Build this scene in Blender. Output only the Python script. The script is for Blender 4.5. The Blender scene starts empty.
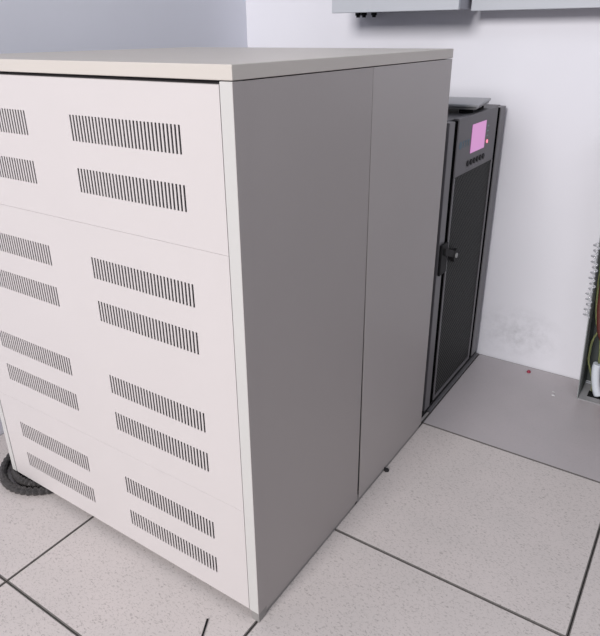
import bpy, bmesh, math, random
from mathutils import Vector, Matrix
random.seed(7)
S = bpy.context.scene
COL = S.collection

# ------------------------------------------------------------------ camera
YAW, PITCH, ROLL = 0.5927, -0.4205, -0.0101
fwd = Vector((-math.sin(YAW)*math.cos(PITCH), math.cos(YAW)*math.cos(PITCH), math.sin(PITCH)))
r0 = fwd.cross(Vector((0, 0, 1))).normalized(); u0 = r0.cross(fwd)
right = math.cos(ROLL)*r0 + math.sin(ROLL)*u0
up = -math.sin(ROLL)*r0 + math.cos(ROLL)*u0
cd = bpy.data.cameras.new('camera'); cam = bpy.data.objects.new('camera', cd); COL.objects.link(cam)
M = Matrix((right, up, -fwd)).transposed().to_4x4(); M.translation = Vector((0.6398, -0.7759, 1.2452))
cam.matrix_world = M
cd.sensor_fit = 'HORIZONTAL'; cd.sensor_width = 36.0; cd.lens = 616.1*36.0/600.0
cd.shift_x = (300-298.07)/600.0; cd.shift_y = -(318-307.54)/600.0
cd.clip_start = 0.02
S.camera = cam

# ------------------------------------------------------------------ light
W = bpy.data.worlds.new('world'); S.world = W; W.use_nodes = True
W.node_tree.nodes['Background'].inputs[0].default_value = (0.82, 0.87, 1.0, 1)
W.node_tree.nodes['Background'].inputs[1].default_value = 0.21


def area(name, loc, target, sx, sy, power, color):
    l = bpy.data.lights.new(name, 'AREA'); l.shape = 'RECTANGLE'; l.size = sx; l.size_y = sy
    l.energy = power; l.color = color
    o = bpy.data.objects.new(name, l); COL.objects.link(o); o.location = loc
    o.rotation_euler = (Vector(target)-Vector(loc)).to_track_quat('-Z', 'Y').to_euler()
    return o


area('window_light', (0.15, -6.0, 3.7), (0.0, 0.8, 0.6), 2.4, 2.0, 520, (1.0, 0.965, 0.955))
area('fill_light', (1.6, -0.3, 2.75), (1.2, 0.2, 0.0), 1.2, 0.6, 13, (0.93, 0.96, 1.0))  # added fill, no lamp known there; brightens floor and left wall

vs = S.view_settings
S.display_settings.display_device = 'sRGB'
vs.view_transform = 'Standard'; vs.look = 'None'; vs.gamma = 1.0; vs.exposure = 0.0
vs.use_curve_mapping = False


# ------------------------------------------------------------------ materials
def srgb(r, g, b):
    f = lambda c: (c/255/12.92) if c/255 <= 0.04045 else ((c/255+0.055)/1.055)**2.4
    return (f(r), f(g), f(b), 1)


def mat(name, col, rough=0.5, metal=0.0, spec=0.5, noise=0.0, nscale=20, bump=0.0, bscale=200, emit=None):
    m = bpy.data.materials.new(name); m.use_nodes = True
    nt = m.node_tree; b = nt.nodes['Principled BSDF']
    b.inputs['Base Color'].default_value = col
    b.inputs['Roughness'].default_value = rough; b.inputs['Metallic'].default_value = metal
    b.inputs['Specular IOR Level'].default_value = spec
    tc = nt.nodes.new('ShaderNodeTexCoord')
    if noise:
        n = nt.nodes.new('ShaderNodeTexNoise'); n.inputs['Scale'].default_value = nscale
        n.inputs['Detail'].default_value = 4
        nt.links.new(tc.outputs['Object'], n.inputs['Vector'])
        mx = nt.nodes.new('ShaderNodeMix'); mx.data_type = 'RGBA'
        mx.inputs[6].default_value = tuple(c*(1-noise) for c in col[:3])+(1,)
        mx.inputs[7].default_value = tuple(min(1, c*(1+noise)) for c in col[:3])+(1,)
        nt.links.new(n.outputs[0], mx.inputs[0]); nt.links.new(mx.outputs[2], b.inputs['Base Color'])
    if bump:
        n2 = nt.nodes.new('ShaderNodeTexNoise'); n2.inputs['Scale'].default_value = bscale
        nt.links.new(tc.outputs['Object'], n2.inputs['Vector'])
        bp = nt.nodes.new('ShaderNodeBump'); bp.inputs['Strength'].default_value = bump
        bp.inputs['Distance'].default_value = 0.002
        nt.links.new(n2.outputs[0], bp.inputs['Height']); nt.links.new(bp.outputs[0], b.inputs['Normal'])
    if emit:
        b.inputs['Emission Color'].default_value = emit[0]; b.inputs['Emission Strength'].default_value = emit[1]
    return m


M_door = mat('powder_coat_pinkish_white', (0.56, 0.528, 0.528, 1), 0.42, noise=0.02, nscale=6, bump=0.15, bscale=900)
M_post = mat('powder_coat_white', (0.525, 0.52, 0.51, 1), 0.42, noise=0.02, nscale=6, bump=0.15, bscale=900)
M_side = mat('powder_coat_shaded_side', (0.365, 0.335, 0.33, 1), 0.40, noise=0.04, nscale=3, bump=0.15, bscale=900)  # cabinet paint darkened: the shade on this side is in the colour
M_top = mat('powder_coat_cream', (0.54, 0.505, 0.47, 1), 0.42, noise=0.03, nscale=4, bump=0.12, bscale=900)
M_side2 = mat('powder_coat_shaded_side_rear', (0.405, 0.375, 0.37, 1), 0.40, noise=0.04, nscale=3, bump=0.15, bscale=900)  # same painted-in side shade, slightly lighter for the rear sheet
M_plinth = mat('plinth_steel', (0.26, 0.25, 0.245, 1), 0.45, noise=0.1)
M_dark = mat('dark_interior', (0.03, 0.028, 0.03, 1), 0.8, spec=0.2, noise=0.1)
M_black = mat('black_rubber', (0.010, 0.010, 0.011, 1), 0.6, spec=0.25)
M_gapshade = mat('matte_black_gap', (0.004, 0.004, 0.004, 1), 0.95, spec=0.0)  # near-black for the painted shade in the UPS door gaps
M_ups = mat('ups_charcoal', (0.085, 0.080, 0.088, 1), 0.42, noise=0.08, nscale=15, bump=0.1, bscale=900)
M_upsframe = mat('ups_frame_grey', (0.13, 0.125, 0.135, 1), 0.38, noise=0.06, nscale=15)
M_upspanel = mat('ups_panel_grey', (0.11, 0.105, 0.115, 1), 0.45, noise=0.06, nscale=15)
M_screen = mat('pink_screen', srgb(120, 60, 110), 0.3, emit=(srgb(205, 140, 196), 0.78))
M_red = mat('red_led', srgb(255, 90, 130), 0.4, emit=(srgb(255, 150, 170), 0.95))
M_teal = mat('teal_led', srgb(110, 135, 135), 0.4)
M_logo = mat('teal_print', srgb(70, 100, 115), 0.5)
M_print = mat('grey_print', srgb(120, 118, 124), 0.5)
M_lap = mat('laptop_grey', (0.36, 0.365, 0.385, 1), 0.4, metal=0.1, noise=0.03)
M_lapd = mat('laptop_edge', (0.20, 0.20, 0.205, 1), 0.4)
M_box = mat('box_light_grey', (0.44, 0.46, 0.50, 1), 0.5, noise=0.02, nscale=5, bump=0.1, bscale=600)
M_boxs = mat('box_side_shaded', (0.33, 0.33, 0.37, 1), 0.5, noise=0.02)  # box colour darkened to paint in the shade on its sides
M_enc = mat('enclosure_green_grey', (0.24, 0.255, 0.26, 1), 0.45, noise=0.08, nscale=20)
M_encin = mat('enclosure_inside', (0.045, 0.052, 0.05, 1), 0.6, noise=0.2, nscale=20)
M_plate = mat('base_plate_grey', (0.30, 0.30, 0.31, 1), 0.5, noise=0.05)
M_conduit = mat('pale_conduit', (0.62, 0.66, 0.72, 1), 0.4, noise=0.05)
M_wred = mat('red_wire', (0.10, 0.022, 0.018, 1), 0.45)
M_worange = mat('orange_wire', (0.60, 0.23, 0.06, 1), 0.45)
M_hose = mat('hose_black', (0.045, 0.042, 0.042, 1), 0.25, noise=0.6, nscale=60)
M_coil = mat('clear_coil', (0.42, 0.43, 0.46, 1), 0.15, spec=0.8)
M_cap = mat('dark_red_plastic', (0.28, 0.02, 0.05, 1), 0.4)
M_chip = mat('white_plaster_crumb', (0.62, 0.62, 0.63, 1), 0.9)
M_grey = mat('grey_button', (0.30, 0.30, 0.30, 1), 0.4)
M_sub = mat('subfloor_dark', (0.06, 0.055, 0.055, 1), 0.9, noise=0.2)
M_trim = mat('tile_trim_dark', (0.13, 0.12, 0.115, 1), 0.7, noise=0.5, nscale=80)


def wire_gy():
    m = bpy.data.materials.new('green_yellow_wire'); m.use_nodes = True; nt = m.node_tree
    b = nt.nodes['Principled BSDF']; b.inputs['Roughness'].default_value = 0.45
    tc = nt.nodes.new('ShaderNodeTexCoord'); w = nt.nodes.new('ShaderNodeTexWave'); w.bands_direction = 'X'
    w.inputs['Scale'].default_value = 60
    nt.links.new(tc.outputs['Object'], w.inputs['Vector'])
    r = nt.nodes.new('ShaderNodeValToRGB'); r.color_ramp.interpolation = 'CONSTANT'
    r.color_ramp.elements[0].color = (0.09, 0.13, 0.055, 1); r.color_ramp.elements[1].color = (0.22, 0.21, 0.09, 1)
    r.color_ramp.elements[1].position = 0.5
    nt.links.new(w.outputs[1], r.inputs[0]); nt.links.new(r.outputs[0], b.inputs['Base Color'])
    return m


M_wgy = wire_gy()


def tile_mat(name, base, speck, amount):
    m = bpy.data.materials.new(name); m.use_nodes = True; nt = m.node_tree; N = nt.nodes; L = nt.links
    b = N['Principled BSDF']; b.inputs['Roughness'].default_value = 0.38; b.inputs['Specular IOR Level'].default_value = 0.4
    tc = N.new('ShaderNodeTexCoord'); oi = N.new('ShaderNodeObjectInfo')
    ma = N.new('ShaderNodeVectorMath'); ma.operation = 'ADD'
    mu = N.new('ShaderNodeMath'); mu.operation = 'MULTIPLY'; mu.inputs[1].default_value = 37
    L.new(oi.outputs['Random'], mu.inputs[0]); L.new(tc.outputs['Object'], ma.inputs[0]); L.new(mu.outputs[0], ma.inputs[1])
    # specks: small dark dashes
    mp = N.new('ShaderNodeMapping'); mp.inputs['Scale'].default_value = (1, 1.7, 1); mp.inputs['Rotation'].default_value = (0, 0, 0.7)
    L.new(ma.outputs[0], mp.inputs[0])
    n1 = N.new('ShaderNodeTexNoise'); n1.inputs['Scale'].default_value = 150; n1.inputs['Detail'].default_value = 3.5
    n1.inputs['Distortion'].default_value = 1.0
    L.new(mp.outputs[0], n1.inputs['Vector'])
    rp = N.new('ShaderNodeMapRange'); rp.inputs[1].default_value = 0.54; rp.inputs[2].default_value = 0.70
    L.new(n1.outputs[0], rp.inputs[0])
    n2 = N.new('ShaderNodeTexNoise'); n2.inputs['Scale'].default_value = 7; n2.inputs['Detail'].default_value = 3
    L.new(ma.outputs[0], n2.inputs['Vector'])
    m2 = N.new('ShaderNodeMath'); m2.operation = 'MULTIPLY'; L.new(rp.outputs[0], m2.inputs[0]); m2.inputs[1].default_value = amount
    mx0 = N.new('ShaderNodeMix'); mx0.data_type = 'RGBA'
    mx0.inputs[6].default_value = tuple(c*0.93 for c in base[:3])+(1,)
    mx0.inputs[7].default_value = tuple(min(1, c*v) for c, v in zip(base[:3], (1.08, 1.05, 1.05)))+(1,)
    L.new(n2.outputs[0], mx0.inputs[0])
    mx = N.new('ShaderNodeMix'); mx.data_type = 'RGBA'; mx.inputs[7].default_value = speck
    L.new(m2.outputs[0], mx.inputs[0]); L.new(mx0.outputs[2], mx.inputs[6]); L.new(mx.outputs[2], b.inputs['Base Color'])
    bp = N.new('ShaderNodeBump'); bp.inputs['Strength'].default_value = 0.05; bp.inputs['Distance'].default_value = 0.001
    L.new(n1.outputs[0], bp.inputs['Height']); L.new(bp.outputs[0], b.inputs['Normal'])
    return m


M_tile = tile_mat('floor_laminate', (0.57, 0.535, 0.525, 1), (0.18, 0.16, 0.155, 1), 0.55)
M_tile2 = tile_mat('floor_laminate_grey', (0.44, 0.415, 0.43, 1), (0.34, 0.32, 0.32, 1), 0.35)  # greyer tile with fainter specks, for the back row


def wall_mat(name, base, stain):
    m = bpy.data.materials.new(name); m.use_nodes = True; nt = m.node_tree; N = nt.nodes; L = nt.links
    b = N['Principled BSDF']; b.inputs['Roughness'].default_value = 0.75; b.inputs['Specular IOR Level'].default_value = 0.3
    tc = N.new('ShaderNodeTexCoord')
    n = N.new('ShaderNodeTexNoise'); n.inputs['Scale'].default_value = 2.5; n.inputs['Detail'].default_value = 5
    L.new(tc.outputs['Object'], n.inputs['Vector'])
    mx = N.new('ShaderNodeMix'); mx.data_type = 'RGBA'
    mx.inputs[6].default_value = tuple(c*0.96 for c in base[:3])+(1,); mx.inputs[7].default_value = tuple(c*1.04 for c in base[:3])+(1,)
    L.new(n.outputs[0], mx.inputs[0]); out = mx.outputs[2]
    if stain:   # scuffed, dirty patch low on the wall
        d = N.new('ShaderNodeVectorMath'); d.operation = 'DISTANCE'
        mp = N.new('ShaderNodeMapping'); mp.inputs['Scale'].default_value = (1, 1, 1.5)
        L.new(tc.outputs['Object'], mp.inputs[0]); L.new(mp.outputs[0], d.inputs[0]); d.inputs[1].default_value = stain
        mr = N.new('ShaderNodeMapRange'); mr.inputs[1].default_value = 0.20; mr.inputs[2].default_value = 0.0
        L.new(d.outputs['Value'], mr.inputs[0])
        n3 = N.new('ShaderNodeTexNoise'); n3.inputs['Scale'].default_value = 28; n3.inputs['Detail'].default_value = 6
        n3.inputs['Roughness'].default_value = 0.65
        L.new(tc.outputs['Object'], n3.inputs['Vector'])
        m3 = N.new('ShaderNodeMapRange'); m3.inputs[1].default_value = 0.40; m3.inputs[2].default_value = 0.70
        L.new(n3.outputs[0], m3.inputs[0])
        mm = N.new('ShaderNodeMath'); mm.operation = 'MULTIPLY'; L.new(mr.outputs[0], mm.inputs[0]); L.new(m3.outputs[0], mm.inputs[1])
        mk = N.new('ShaderNodeMath'); mk.operation = 'MULTIPLY'; L.new(mm.outputs[0], mk.inputs[0]); mk.inputs[1].default_value = 0.75
        mx2 = N.new('ShaderNodeMix'); mx2.data_type = 'RGBA'; mx2.inputs[7].default_value = tuple(c*0.62 for c in base[:3])+(1,)
        L.new(mk.outputs[0], mx2.inputs[0]); L.new(out, mx2.inputs[6]); out = mx2.outputs[2]
    L.new(out, b.inputs['Base Color'])
    nb = N.new('ShaderNodeTexNoise'); nb.inputs['Scale'].default_value = 60; L.new(tc.outputs['Object'], nb.inputs['Vector'])
    bp = N.new('ShaderNodeBump'); bp.inputs['Strength'].default_value = 0.12; bp.inputs['Distance'].default_value = 0.002
    L.new(nb.outputs[0], bp.inputs['Height']); L.new(bp.outputs[0], b.inputs['Normal'])
    return m


M_wall = wall_mat('back_wall_paint', (0.70, 0.70, 0.75, 1), (0.13, 1.556, 0.13*1.5))
M_wall2 = wall_mat('left_wall_paint', (0.80, 0.815, 0.89, 1), None)


def mesh_mat():
    m = bpy.data.materials.new('perforated_steel'); m.use_nodes = True; nt = m.node_tree; N = nt.nodes; L = nt.links
    b = N['Principled BSDF']; b.inputs['Roughness'].default_value = 0.6; b.inputs['Specular IOR Level'].default_value = 0.15
    tc = N.new('ShaderNodeTexCoord'); mp = N.new('ShaderNodeMapping')
    mp.inputs['Rotation'].default_value = (math.radians(45), 0, 0); mp.inputs['Scale'].default_value = (0.0, 110, 110)
    L.new(tc.outputs['Object'], mp.inputs[0])
    fr = N.new('ShaderNodeVectorMath'); fr.operation = 'FRACTION'; L.new(mp.outputs[0], fr.inputs[0])
    d = N.new('ShaderNodeVectorMath'); d.operation = 'DISTANCE'; d.inputs[1].default_value = (0, 0.5, 0.5)
    L.new(fr.outputs[0], d.inputs[0])
    mr = N.new('ShaderNodeMapRange'); mr.inputs[1].default_value = 0.42; mr.inputs[2].default_value = 0.50
    L.new(d.outputs['Value'], mr.inputs[0])
    mx = N.new('ShaderNodeMix'); mx.data_type = 'RGBA'
    mx.inputs[6].default_value = (0.002, 0.002, 0.0025, 1); mx.inputs[7].default_value = (0.085, 0.088, 0.085, 1)
    L.new(mr.outputs[0], mx.inputs[0]); L.new(mx.outputs[2], b.inputs['Base Color'])
    return m


M_mesh = mesh_mat()


# ------------------------------------------------------------------ geometry helpers
def box(bm, x0, x1, y0, y1, z0, z1, bev=0.0):
    r = bmesh.ops.create_cube(bm, size=1.0)
    vs_ = r['verts']
    for v in vs_:
        v.co = Vector(((x0+x1)/2+v.co.x*(x1-x0), (y0+y1)/2+v.co.y*(y1-y0), (z0+z1)/2+v.co.z*(z1-z0)))
    if bev:
        es = list({e for v in vs_ for e in v.link_edges})
        bmesh.ops.bevel(bm, geom=es, offset=bev, segments=2, affect='EDGES', profile=0.5)


def cyl(bm, c, axis, r, h, seg=16, r2=None):
    q = Vector(axis).to_track_quat('Z', 'Y').to_matrix().to_4x4()
    q.translation = Vector(c)
    bmesh.ops.create_cone(bm, cap_ends=True, segments=seg, radius1=r, radius2=r if r2 is None else r2, depth=h, matrix=q)


def smooth_path(pts, n=8):
    P = [Vector(p) for p in pts]; P = [2*P[0]-P[1]]+P+[2*P[-1]-P[-2]]; out = []
    for i in range(1, len(P)-2):
        a, b, c, d = P[i-1:i+3]
        for k in range(n):
            t = k/n
            out.append(0.5*((2*b)+(c-a)*t+(2*a-5*b+4*c-d)*t*t+(3*b-a-3*c+d)*t**3))
    out.append(P[-2]); return out


def tube(bm, path, rad, seg=8):
    """rad: float or function of running index"""
    rings = []; ref = Vector((0.13, 0.21, 0.97)); n = len(path)
    for i, p in enumerate(path):
        t = (path[min(i+1, n-1)]-path[max(i-1, 0)]).normalized()
        ref = (ref-t*ref.dot(t))
        if ref.length < 1e-4: ref = t.orthogonal()
        ref.normalize()
        b = t.cross(ref); r = rad(i) if callable(rad) else rad
        rings.append([bm.verts.new(p+(ref*math.cos(a)+b*math.sin(a))*r) for a in [2*math.pi*k/seg for k in range(seg)]])
    for A, B in zip(rings, rings[1:]):
        for k in range(seg):
            f = bm.faces.new((A[k], A[(k+1) % seg], B[(k+1) % seg], B[k])); f.smooth = True
    bm.faces.new(rings[0][::-1]); bm.faces.new(rings[-1])


def obj(name, bm, m, parent=None, base=None):
    if base is None:
        base = parent.matrix_world.translation.copy() if parent else Vector((0, 0, 0))
    if parent is not None and parent.parent is not None:
        base = parent['_w'] if '_w' in parent else base
        base = Vector(base)
    elif parent is not None:
        base = Vector(parent.location)
    me = bpy.data.meshes.new(name)
    bmesh.ops.recalc_face_normals(bm, faces=bm.faces[:])
    me_off = Vector(base) if parent is not None else Vector((0, 0, 0))
    bmesh.ops.translate(bm, verts=bm.verts[:], vec=-me_off)
    bm.to_mesh(me); bm.free()
    for mm in (m if isinstance(m, (list, tuple)) else [m]): me.materials.append(mm)
    o = bpy.data.objects.new(name, me); COL.objects.link(o)
    if parent is not None:
        o.parent = parent
    return o


def B(*args, bev=0.0):
    bm = bmesh.new(); box(bm, *args, bev=bev); return bm


def thing(name, loc, label, cat, group=None):
    e = bpy.data.objects.new(name, None); COL.objects.link(e); e.location = loc; e.empty_display_size = 0.1
    e['label'] = label; e['category'] = cat
    if group: e['group'] = group
    return e


def tag(o, label, cat, group=None):
    o['label'] = label; o['category'] = cat
    if group: o['group'] = group
    return o


def sub(name, bm, m, part):
    """sub-part: local frame of part coincides with its thing's frame"""
    root = part.parent
    off = Vector(root.location)
    bmesh.ops.recalc_face_normals(bm, faces=bm.faces[:])
    bmesh.ops.translate(bm, verts=bm.verts[:], vec=-off)
    me = bpy.data.meshes.new(name); bm.to_mesh(me); bm.free(); me.materials.append(m)
    o = bpy.data.objects.new(name, me); COL.objects.link(o); o.parent = part
    return o


# ------------------------------------------------------------------ setting
XW, YW = -1.183, 1.553           # left and back wall faces
TX, TY, TS = -0.0004, 0.9499, 0.6
fl = obj('floor', B(XW, 3.0, -3.4, YW, -0.06, -0.022), M_sub); fl['kind'] = 'structure'
w = obj('wall_back', B(XW-0.1, 3.0, YW, YW+0.1, -0.06, 2.9), M_wall); w['kind'] = 'structure'
w = obj('wall_left', B(XW-0.1, XW, -1.6, YW, -0.06, 2.9), M_wall2); w['kind'] = 'structure'


def tile_mesh(name, wx, wy, m):
    """raised-floor tile, origin at its lower left corner, dark edge trim all round"""
    bm = bmesh.new(); g = 0.0011; t = 0.0030
    def ring(i, z): return [bm.verts.new(c) for c in ((i, i, z), (wx-i, i, z), (wx-i, wy-i, z), (i, wy-i, z))]
    a = ring(g, -0.022); b = ring(g, -0.0012); c = ring(g+0.0008, -0.0003); d = ring(g+t, 0.0)
    for R1, R2, mi in ((a, b, 1), (b, c, 1), (c, d, 1)):
        for k in range(4):
            f = bm.faces.new((R1[k], R1[(k+1) % 4], R2[(k+1) % 4], R2[k])); f.material_index = mi
    bm.faces.new(d); bm.faces.new(a[::-1])
    me = bpy.data.meshes.new(name); bm.to_mesh(me); bm.free()
    me.materials.append(m); me.materials.append(M_trim); return me


tm = tile_mesh('tile', TS, TS, M_tile)
tm2 = tile_mesh('tile_grey', TS, TS, M_tile2)
x0c = XW-TX
tl = tile_mesh('tile_cut', TS-(XW-(TX-2*TS)), TS, M_tile)
SH = 0.007        # the joint beside the cabinet lies just under its edge
ta, tb, tb2 = tile_mesh('tile_a', TS-SH, TS, M_tile), tile_mesh('tile_b', TS+SH, TS, M_tile), tile_mesh('tile_b_grey', TS+SH, TS, M_tile2)
for i in range(-2, 5):
    for j in range(-7, 1):
        if i == -2: me = tl; X = XW
        elif i == -1: me = ta; X = TX-TS
        elif i == 0: me = tb2 if j == 0 else tb; X = TX-SH
        else: me = tm2 if j == 0 else tm; X = TX+i*TS
        o = bpy.data.objects.new('tile', me); COL.objects.link(o); o.parent = fl
        o.location = (X, TY+j*TS, random.uniform(-0.0004, 0.0))

# ------------------------------------------------------------------ battery cabinet
CW, CD, D1, H, T, ZB = 0.945, 0.9215, 0.4674, 1.178, 0.0235, 0.028
S1, S2 = 0.889, 0.315
cab = thing('battery_cabinet', (-CW/2, CD/2, 0),
            'large off-white steel battery cabinet with slotted vents and side panels coloured as in shade', 'cabinet')
XS0, XS1 = -0.8425, -0.551        # left slot group
XR0, XR1 = -0.4085, -0.1195       # right slot group
NS = 32


def slots(xa, xb):
    pitch = (xb-xa)/(NS-0.5); return [(xa+k*pitch, xa+k*pitch+pitch*0.5) for k in range(NS)]


def vent_panel(x0, x1, z0, z1, rows):
    yf, yb = 0.0015, 0.0035
    sl = slots(XS0, XS1)+slots(XR0, XR1)
    xs = sorted({x0, x1}|{v for s in sl for v in s}); zs = sorted({z0, z1}|{v for r in rows for v in r})
    def hole(i, j):
        xm = (xs[i]+xs[i+1])/2; zm = (zs[j]+zs[j+1])/2
        return any(a < xm < b for a, b in sl) and any(a < zm < b for a, b in rows)
    nx, nz = len(xs)-1, len(zs)-1
    Hm = [[hole(i, j) for j in range(nz)] for i in range(nx)]
    bm = bmesh.new(); V = {}
    def v(i, j, s):
        k = (i, j, s)
        if k not in V: V[k] = bm.verts.new((xs[i], yb if s else yf, zs[j]))
        return V[k]
    for i in range(nx):
        for j in range(nz):
            if Hm[i][j]: continue
            bm.faces.new((v(i, j, 0), v(i+1, j, 0), v(i+1, j+1, 0), v(i, j+1, 0)))
            bm.faces.new((v(i, j, 1), v(i, j+1, 1), v(i+1, j+1, 1), v(i+1, j, 1)))
            for di, dj, a, b in ((-1, 0, (i, j), (i, j+1)), (1, 0, (i+1, j+1), (i+1, j)), (0, -1, (i+1, j), (i, j)), (0, 1, (i, j+1), (i+1, j+1))):
                ii, jj = i+di, j+dj
                if not (0 <= ii < nx and 0 <= jj < nz) or Hm[ii][jj]:
                    bm.faces.new((v(*a, 0), v(*b, 0), v(*b, 1), v(*a, 1)))
    # folded return flanges behind the edges
    for a in ((x0, x0+0.0012, z0, z1), (x1-0.0012, x1, z0, z1), (x0, x1, z0, z0+0.0012), (x0, x1, z1-0.0012, z1)):
        box(bm, a[0], a[1], yb, yb+0.016, a[2], a[3])
    return bm


PL, PR = -CW+0.022, -0.0285
obj('front_panel', vent_panel(PL, PR, S1+0.0003, H-0.0065, [(1.0555, 1.105), (0.9545, 1.003)]), M_door, cab)
obj('front_panel', vent_panel(PL, PR, S2+0.0002, S1-0.0003, [(0.7685, 0.8165), (0.667, 0.716), (0.482, 0.531), (0.380, 0.430)]), M_door, cab)
obj('front_panel', vent_panel(PL, PR, ZB, S2-0.0002, [(0.190, 0.240), (0.086, 0.134)]), M_door, cab)
for xa, xb in ((-0.0265, 0.0), (-CW, -CW+0.0195)):
    obj('corner_post', B(xa, xb, 0.0, 0.03, ZB, H-0.0015, bev=0.0012), M_post, cab)
# right-hand side, its shade put into the colour: two sheets with an open joint
obj('side_panel', B(-0.003, 0.0, 0.0305, D1-0.0002, ZB-0.013, H-0.0018), M_side, cab)
bm = B(-0.003, 0.0, D1+0.0008, CD, ZB-0.012, H-0.0018)
for v in bm.verts:
    if v.co.y < D1+0.01 and v.co.z < 0.5: v.co.y += 0.012
obj('side_panel', bm, M_side2, cab)
bm = bmesh.new(); box(bm, -0.0005, 0.0004, 0.0, 0.0305, ZB, H-0.0018)
obj('post_shade_skin', bm, M_side, cab)  # thin skin carries the painted side shade across the post
obj('side_panel', B(-CW, -CW+0.003, 0.0305, CD, ZB, H-0.002), M_post, cab)
obj('back_panel', B(-CW+0.003, -0.0035, CD-0.003, CD, ZB, H-0.002), M_post, cab)
# top slab
obj('top_panel', B(-CW-0.001, 0.001, -0.001, CD+0.001, H, H+T, bev=0.0015), M_top, cab)
obj('interior_shade', B(-CW+0.02, -0.004, 0.05, CD-0.02, ZB+0.012, H-0.004), M_dark, cab)  # solid dark block, its colour stands in for the shade inside
# header rail behind the gap over the top door
obj('header_rail', B(-CW+0.0195, -0.0265, 0.012, 0.03, H-0.02, H), M_dark, cab)
# plinth: recessed along the front, flush foot at the corners, kick strip on the side
bm = bmesh.new(); box(bm, -0.022, -0.0005, 0.002, 0.0302, 0.0, ZB-0.0005); obj('foot', bm, M_plinth, cab)
bm = bmesh.new(); box(bm, -CW, -CW+0.022, 0.40, 0.44, 0.0, ZB-0.0005); obj('foot', bm, M_plinth, cab)
obj('kick_strip', B(-0.010, -0.0032, 0.0304, D1-0.006, 0.0, ZB), M_plinth, cab)
obj('kick_strip', B(-0.010, -0.003, D1+0.006, CD-0.01, 0.0, ZB), M_plinth, cab)
obj('kick_strip', B(-0.60, -0.022, 0.05, 0.056, 0.0, ZB), M_plinth, cab)
bm = bmesh.new(); cyl(bm, (0.004, 0.650, 0.0025), (0, 0, 1), 0.008, 0.005, 10); cyl(bm, (-0.003, 0.650, 0.008), (0, 0, 1), 0.0025, 0.010, 8)
obj('levelling_foot', bm, M_dark, cab)

# ------------------------------------------------------------------ UPS
UX = -0.015
ups = thing('ups_cabinet', (-0.35, 1.25, 0), 'slim charcoal UPS cabinet with pink screen beside the wall', 'ups')
obj('body', B(-0.72, UX-0.02, 0.978, 1.528, 0.02, 1.003, bev=0.002), M_ups, ups)
obj('base_frame', B(-0.72, UX-0.004, 0.978, 1.538, 0.0, 0.020), M_black, ups)
obj('sill_strip', B(UX-0.004, UX+0.008, 1.02, 1.536, 0.0, 0.008, bev=0.001), M_upsframe, ups)
fr = obj('frame_strip', B(UX-0.02, UX, 0.985, 1.030, 0.022, 1.002, bev=0.0015), M_upsframe, ups)
obj('frame_strip', B(UX-0.02, UX, 1.468, 1.526, 0.022, 1.001, bev=0.0015), M_upsframe, ups)
obj('gap_shade', B(UX-0.02, UX-0.003, 1.030, 1.062, 0.022, 1.000), M_gapshade, ups)  # black strips stand in for shade in the open door gaps
obj('gap_shade', B(UX-0.02, UX-0.003, 1.436, 1.468, 0.022, 1.000), M_gapshade, ups)
cp = obj('control_panel', B(UX-0.019, UX, 1.062, 1.436, 0.829, 1.006, bev=0.002), M_upspanel, ups)
sub('screen', B(UX, UX+0.0015, 1.187, 1.319, 0.8865, 0.975), M_screen, cp)
for z, m in ((0.954, M_teal), (0.938, M_teal), (0.922, M_teal), (0.903, M_red)):
    bm = bmesh.new(); rr = 0.006 if m is M_red else 0.006
    if m is M_red: cyl(bm, (UX+0.001, 1.347, z), (1, 0, 0), rr, 0.003, 12)
    else: box(bm, UX-0.0005, UX+0.001, 1.336, 1.352, z-0.002, z+0.002)
    o = sub('indicator_light', bm, m, cp)
    if m is M_red: o['label'] = 'glowing pink indicator light'
for k in range(6):
    y = 1.174+(1.323-1.174)*k/5; z = 0.857
    bm = bmesh.new(); cyl(bm, (UX+0.001, y, z), (1, 0, 0), 0.0095, 0.004, 8)
    sub('button', bm, M_black, cp)
    bm = bmesh.new(); box(bm, UX-0.0005, UX+0.0006, y-0.008, y+0.008, z-0.0165, z-0.0145)
    sub('button_marking', bm, M_print, cp)
# small teal maker's mark left of the screen
bm = bmesh.new(); cyl(bm, (UX+0.0002, 1.092, 0.924), (1, 0, 0), 0.012, 0.001, 14)
for yy in (1.118, 1.140, 1.162):
    box(bm, UX-0.0003, UX+0.0007, yy-0.007, yy+0.007, 0.930, 0.934); box(bm, UX-0.0003, UX+0.0007, yy-0.002, yy+0.002, 0.914, 0.930)
sub('emblem', bm, M_logo, cp)
pd = obj('mesh_door', B(UX-0.016, UX-0.003, 1.072, 1.426, 0.040, 0.828), M_mesh, ups)
sub('door_border', B(UX-0.016, UX, 1.062, 1.072, 0.028, 0.828), M_upsframe, pd)
sub('door_border', B(UX-0.016, UX, 1.426, 1.436, 0.028, 0.828), M_upsframe, pd)
sub('door_border', B(UX-0.016, UX, 1.072, 1.426, 0.028, 0.040), M_upsframe, pd)
# swing latch
bm = bmesh.new(); box(bm, UX-0.001, UX+0.008, 0.992, 1.048, 0.530, 0.632, bev=0.003)
lt = obj('door_latch', bm, M_black, ups)
bm = bmesh.new(); box(bm, UX+0.004, UX+0.014, 1.010, 1.110, 0.560, 0.584, bev=0.003)
for v in bm.verts: v.co.z += (1.110-v.co.y)*0.36
cyl(bm, (UX+0.009, 1.112, 0.568), (1, 0, 0), 0.023, 0.012, 20)
sub('latch_arm', bm, M_black, lt)
bm = bmesh.new(); cyl(bm, (UX+0.016, 1.110, 0.569), (1, 0, 0), 0.0085, 0.004, 14); sub('latch_button', bm, M_grey, lt)

# laptop lying on the UPS
la = math.radians(8)
lap = thing('laptop', (-0.190, 1.30, 1.0035), 'flat grey closed laptop lying on top of the charcoal UPS cabinet', 'laptop')
lap.rotation_euler = (0, 0, la)


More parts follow.
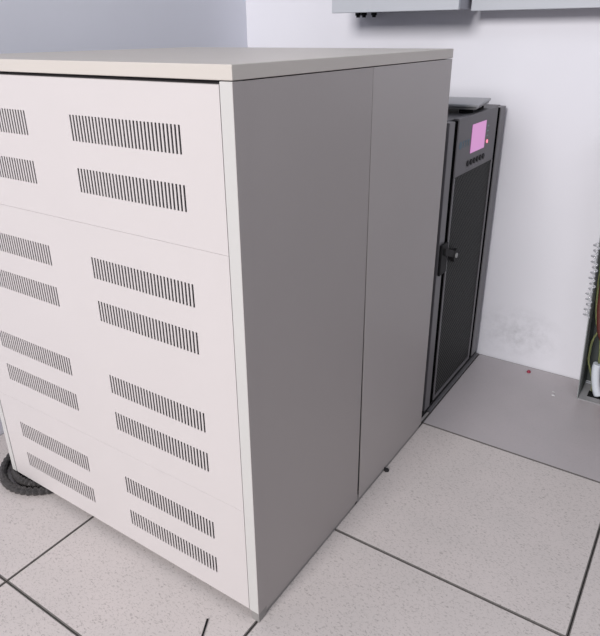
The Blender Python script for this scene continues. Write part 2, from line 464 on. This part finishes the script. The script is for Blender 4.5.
def lobj(name, bm, m, par=lap):
    me = bpy.data.meshes.new(name); bmesh.ops.recalc_face_normals(bm, faces=bm.faces[:]); bm.to_mesh(me); bm.free()
    me.materials.append(m); o = bpy.data.objects.new(name, me); COL.objects.link(o); o.parent = par; return o


lobj('base', B(-0.165, 0.158, -0.110, 0.118, 0.0125, 0.0205, bev=0.003), M_lapd)
lobj('lid', B(-0.168, 0.163, -0.115, 0.120, 0.0207, 0.0290, bev=0.0025), M_lap)
for fx in (-0.14, 0.10):
    for fy in (-0.085, 0.09):
        lobj('rubber_foot', B(fx, fx+0.045, fy, fy+0.016, 0.0, 0.0130, bev=0.002), M_black)

# ------------------------------------------------------------------ boxes on the wall
bx = thing('distribution_box', (-0.40, YW-0.1, 1.306), 'light grey distribution box on the back wall with small black cable glands below', 'electrical box')
obj('enclosure', B(-0.628, -0.160, 1.368, YW-0.0005, 1.310, 1.86, bev=0.0015), M_boxs, bx)
obj('cover', B(-0.632, -0.156, 1.350, 1.3675, 1.306, 1.864, bev=0.002), M_box, bx)
for gx, n in ((-0.605, 0), (-0.580, 1), (-0.538, 2)):
    bm = bmesh.new(); cyl(bm, (gx, 1.50, 1.305), (0, 0, 1), 0.011, 0.010, 10); cyl(bm, (gx, 1.50, 1.297), (0, 0, 1), 0.007, 0.008, 8, r2=0.008)
    obj('cable_gland', bm, M_black, bx)
bx = thing('distribution_box', (0.3, YW-0.05, 1.306), 'shallower light grey box on the back wall right of the gap, above the UPS', 'electrical box')
obj('enclosure', B(-0.150, 0.80, 1.462, YW-0.0005, 1.307, 1.86, bev=0.0015), M_boxs, bx)
obj('cover', B(-0.150, 0.802, 1.450, 1.4615, 1.304, 1.862, bev=0.002), M_box, bx)

# ------------------------------------------------------------------ open cable cabinet at the right
cc = thing('cable_enclosure', (0.62, 1.475, 0), 'open grey-green cable enclosure at right edge with wiring inside', 'enclosure')
Y0, Y1 = 1.402, YW-0.001
XP = 0.401
LEAN = lambda z: 0.409-0.048*z-XP
def leaned(bm):
    for v in bm.verts: v.co.x += LEAN(v.co.z)
    return bm
sp = obj('side_panel', leaned(B(XP, XP+0.003, Y0, Y1, 0.0, 1.0)), M_enc, cc)
sub('inner_liner', leaned(B(XP+0.0032, XP+0.006, Y0+0.042, Y1-0.004, 0.010, 0.99)), M_encin, sp)
obj('side_panel', B(0.897, 0.900, Y0, Y1, 0.0, 1.0), M_enc, cc)
bm = B(XP+0.004, 0.896, Y1-0.004, Y1, 0.008, 0.996)
for v in bm.verts:
    if v.co.x < 0.6: v.co.x += LEAN(v.co.z)
obj('back_panel', bm, M_encin, cc)
obj('top_panel', B(XP-0.038, 0.896, Y0, Y1, 0.996, 0.999), M_enc, cc)
# bottom plate with a cable hole (4 strips, one mesh)
bm = bmesh.new()
hx0, hx1, hy0, hy1 = 0.437, 0.560, 1.435, 1.487
for a in ((XP+0.012, hx0, Y0, Y1-0.005), (hx1, 0.896, Y0, Y1-0.005), (hx0, hx1, Y0, hy0), (hx0, hx1, hy1, Y1-0.005)):
    box(bm, a[0], a[1], a[2], a[3], 0.0, 0.0035)
obj('bottom_plate', bm, M_plate, cc)
obj('hole_shade', B(hx0, hx1, hy0, hy1, 0.0002, 0.0012), M_black, cc)  # black sheet stands in for the darkness down the hole
obj('edge_lip', B(XP+0.012, 0.896, Y1-0.016, Y1-0.005, 0.0035, 0.006), M_box, cc)

bm = bmesh.new(); tube(bm, smooth_path([(0.470, 1.462, 0.0045), (0.459, 1.462, 0.035), (0.451, 1.462, 0.070), (0.446, 1.462, 0.110), (0.448, 1.462, 0.130)]), 0.0150, 14)
tag(obj('conduit_pipe', bm, M_conduit), 'pale white conduit rising from the hole in the open cable enclosure', 'pipe')
bm = bmesh.new(); tube(bm, smooth_path([(0.393, 1.45, 0.72), (0.391, 1.45, 0.56), (0.393, 1.455, 0.476), (0.399, 1.46, 0.41), (0.408, 1.46, 0.336), (0.420, 1.46, 0.281), (0.440, 1.46, 0.226), (0.452, 1.462, 0.134)]), 0.0042, 8)
tag(obj('ground_wire', bm, M_wgy), 'long yellow-green wire hanging from the top of the open cable enclosure', 'wire')
bm = bmesh.new(); tube(bm, smooth_path([(0.462, 1.49, 0.31), (0.430, 1.482, 0.255), (0.414, 1.48, 0.209), (0.4125, 1.48, 0.158), (0.4145, 1.48, 0.125), (0.424, 1.48, 0.095), (0.436, 1.482, 0.060), (0.446, 1.483, 0.003)]), 0.0038, 8)
tag(obj('ground_wire', bm, M_wgy), 'short curved green-yellow wire bulging left of the pale conduit', 'wire')
bm = bmesh.new(); tube(bm, smooth_path([(0.414, 1.425, 0.72), (0.415, 1.425, 0.50), (0.418, 1.425, 0.40), (0.426, 1.425, 0.33), (0.447, 1.425, 0.25), (0.510, 1.440, 0.18), (0.522, 1.465, 0.1), (0.522, 1.465, 0.003)]), 0.010, 10)
tag(obj('power_cable', bm, M_wred), 'thick dark red cable inside the open cable enclosure', 'cable')
bm = bmesh.new(); tube(bm, smooth_path([(0.480, 1.47, 0.36), (0.462, 1.448, 0.22), (0.474, 1.440, 0.19), (0.482, 1.445, 0.08), (0.494, 1.452, 0.003)]), 0.0065, 8)
tag(obj('power_cable', bm, M_worange), 'thin orange cable in front of the dark red cable in the enclosure', 'cable')
# frayed clear coil along the enclosure's front edge
pts = []
for k in range(12*14+1):
    a = 2*math.pi*k/12; z = 0.33+0.27*k/(12*14)
    rr = 0.0080+0.004*math.sin(k*0.37)
    pts.append(Vector((0.409-0.048*z-0.004+rr*math.cos(a)-0.002*math.sin(k*.05), Y0-0.010+0.5*rr*math.sin(a), z)))
bm = bmesh.new(); tube(bm, pts, 0.0026, 6)
tag(obj('spiral_cable_wrap', bm, M_coil), 'translucent spiral cable wrap along the front edge of the open enclosure', 'cable wrap')

# ------------------------------------------------------------------ hose coil by the cabinet's left corner
pts = []
loops = [(-0.835, 0.150, 0.165, 0.183, 0.0145), (-0.830, 0.150, 0.128, 0.145, 0.0165), (-0.82, 0.150, 0.092, 0.105, 0.0150)]
N = 150; a0 = math.radians(20); tot = 3*2*math.pi   # three turns, drawn inward
for k in range(3*N+1):
    s = k/N; a = a0+2*math.pi*s
    cx = -0.890; cy = 0.121
    rx = 0.172-0.034*s; ry = 0.187-0.034*s
    pts.append(Vector((cx+rx*math.cos(a), cy+ry*math.sin(a), 0.0135+0.0*s)))
bm = bmesh.new(); tube(bm, pts, lambda i: (0.0134, 0.0122, 0.0092)[i % 3], 10)
for f in bm.faces: f.smooth = False
tag(obj('corrugated_hose', bm, M_hose), 'black corrugated hose coiled on the floor under the left cabinet corner', 'hose')

# ------------------------------------------------------------------ small things on the floor
bm = bmesh.new(); tube(bm, [Vector((-0.106, -0.058, 0.0022)), Vector((-0.094, -0.083, 0.0022)), Vector((-0.082, -0.108, 0.0022)), Vector((-0.058, -0.155, 0.0022)), Vector((-0.03, -0.21, 0.0022))], 0.0022, 8)
tag(obj('cable', bm, M_black), 'short black cable end lying on the floor in front of the cabinet', 'cable')
bm = bmesh.new(); cyl(bm, (0.209, 1.503, 0.004), (0, 0, 1), 0.0085, 0.008, 14, r2=0.006)
bmesh.ops.bevel(bm, geom=bm.edges[:], offset=0.001, segments=1, affect='EDGES')
tag(obj('plastic_cap', bm, M_cap), 'tiny dark red plastic cap on the floor by the back wall', 'cap')
for k, (x, y, r, lab) in enumerate(((0.332, 1.374, 0.0055, 'white plaster crumb on the floor, the nearer of two before the wall'), (0.327, 1.400, 0.004, 'smaller white plaster crumb on the floor, nearer the back wall'))):
    bm = bmesh.new(); bmesh.ops.create_icosphere(bm, subdivisions=1, radius=r)
    for v in bm.verts: v.co = Vector((v.co.x*1.4, v.co.y*random.uniform(.7, 1.1), v.co.z*0.5))+Vector((x, y, 0.0))
    zmin = min(v.co.z for v in bm.verts)
    for v in bm.verts: v.co.z -= zmin
    tag(obj('plaster_crumb', bm, M_chip), lab, 'debris')
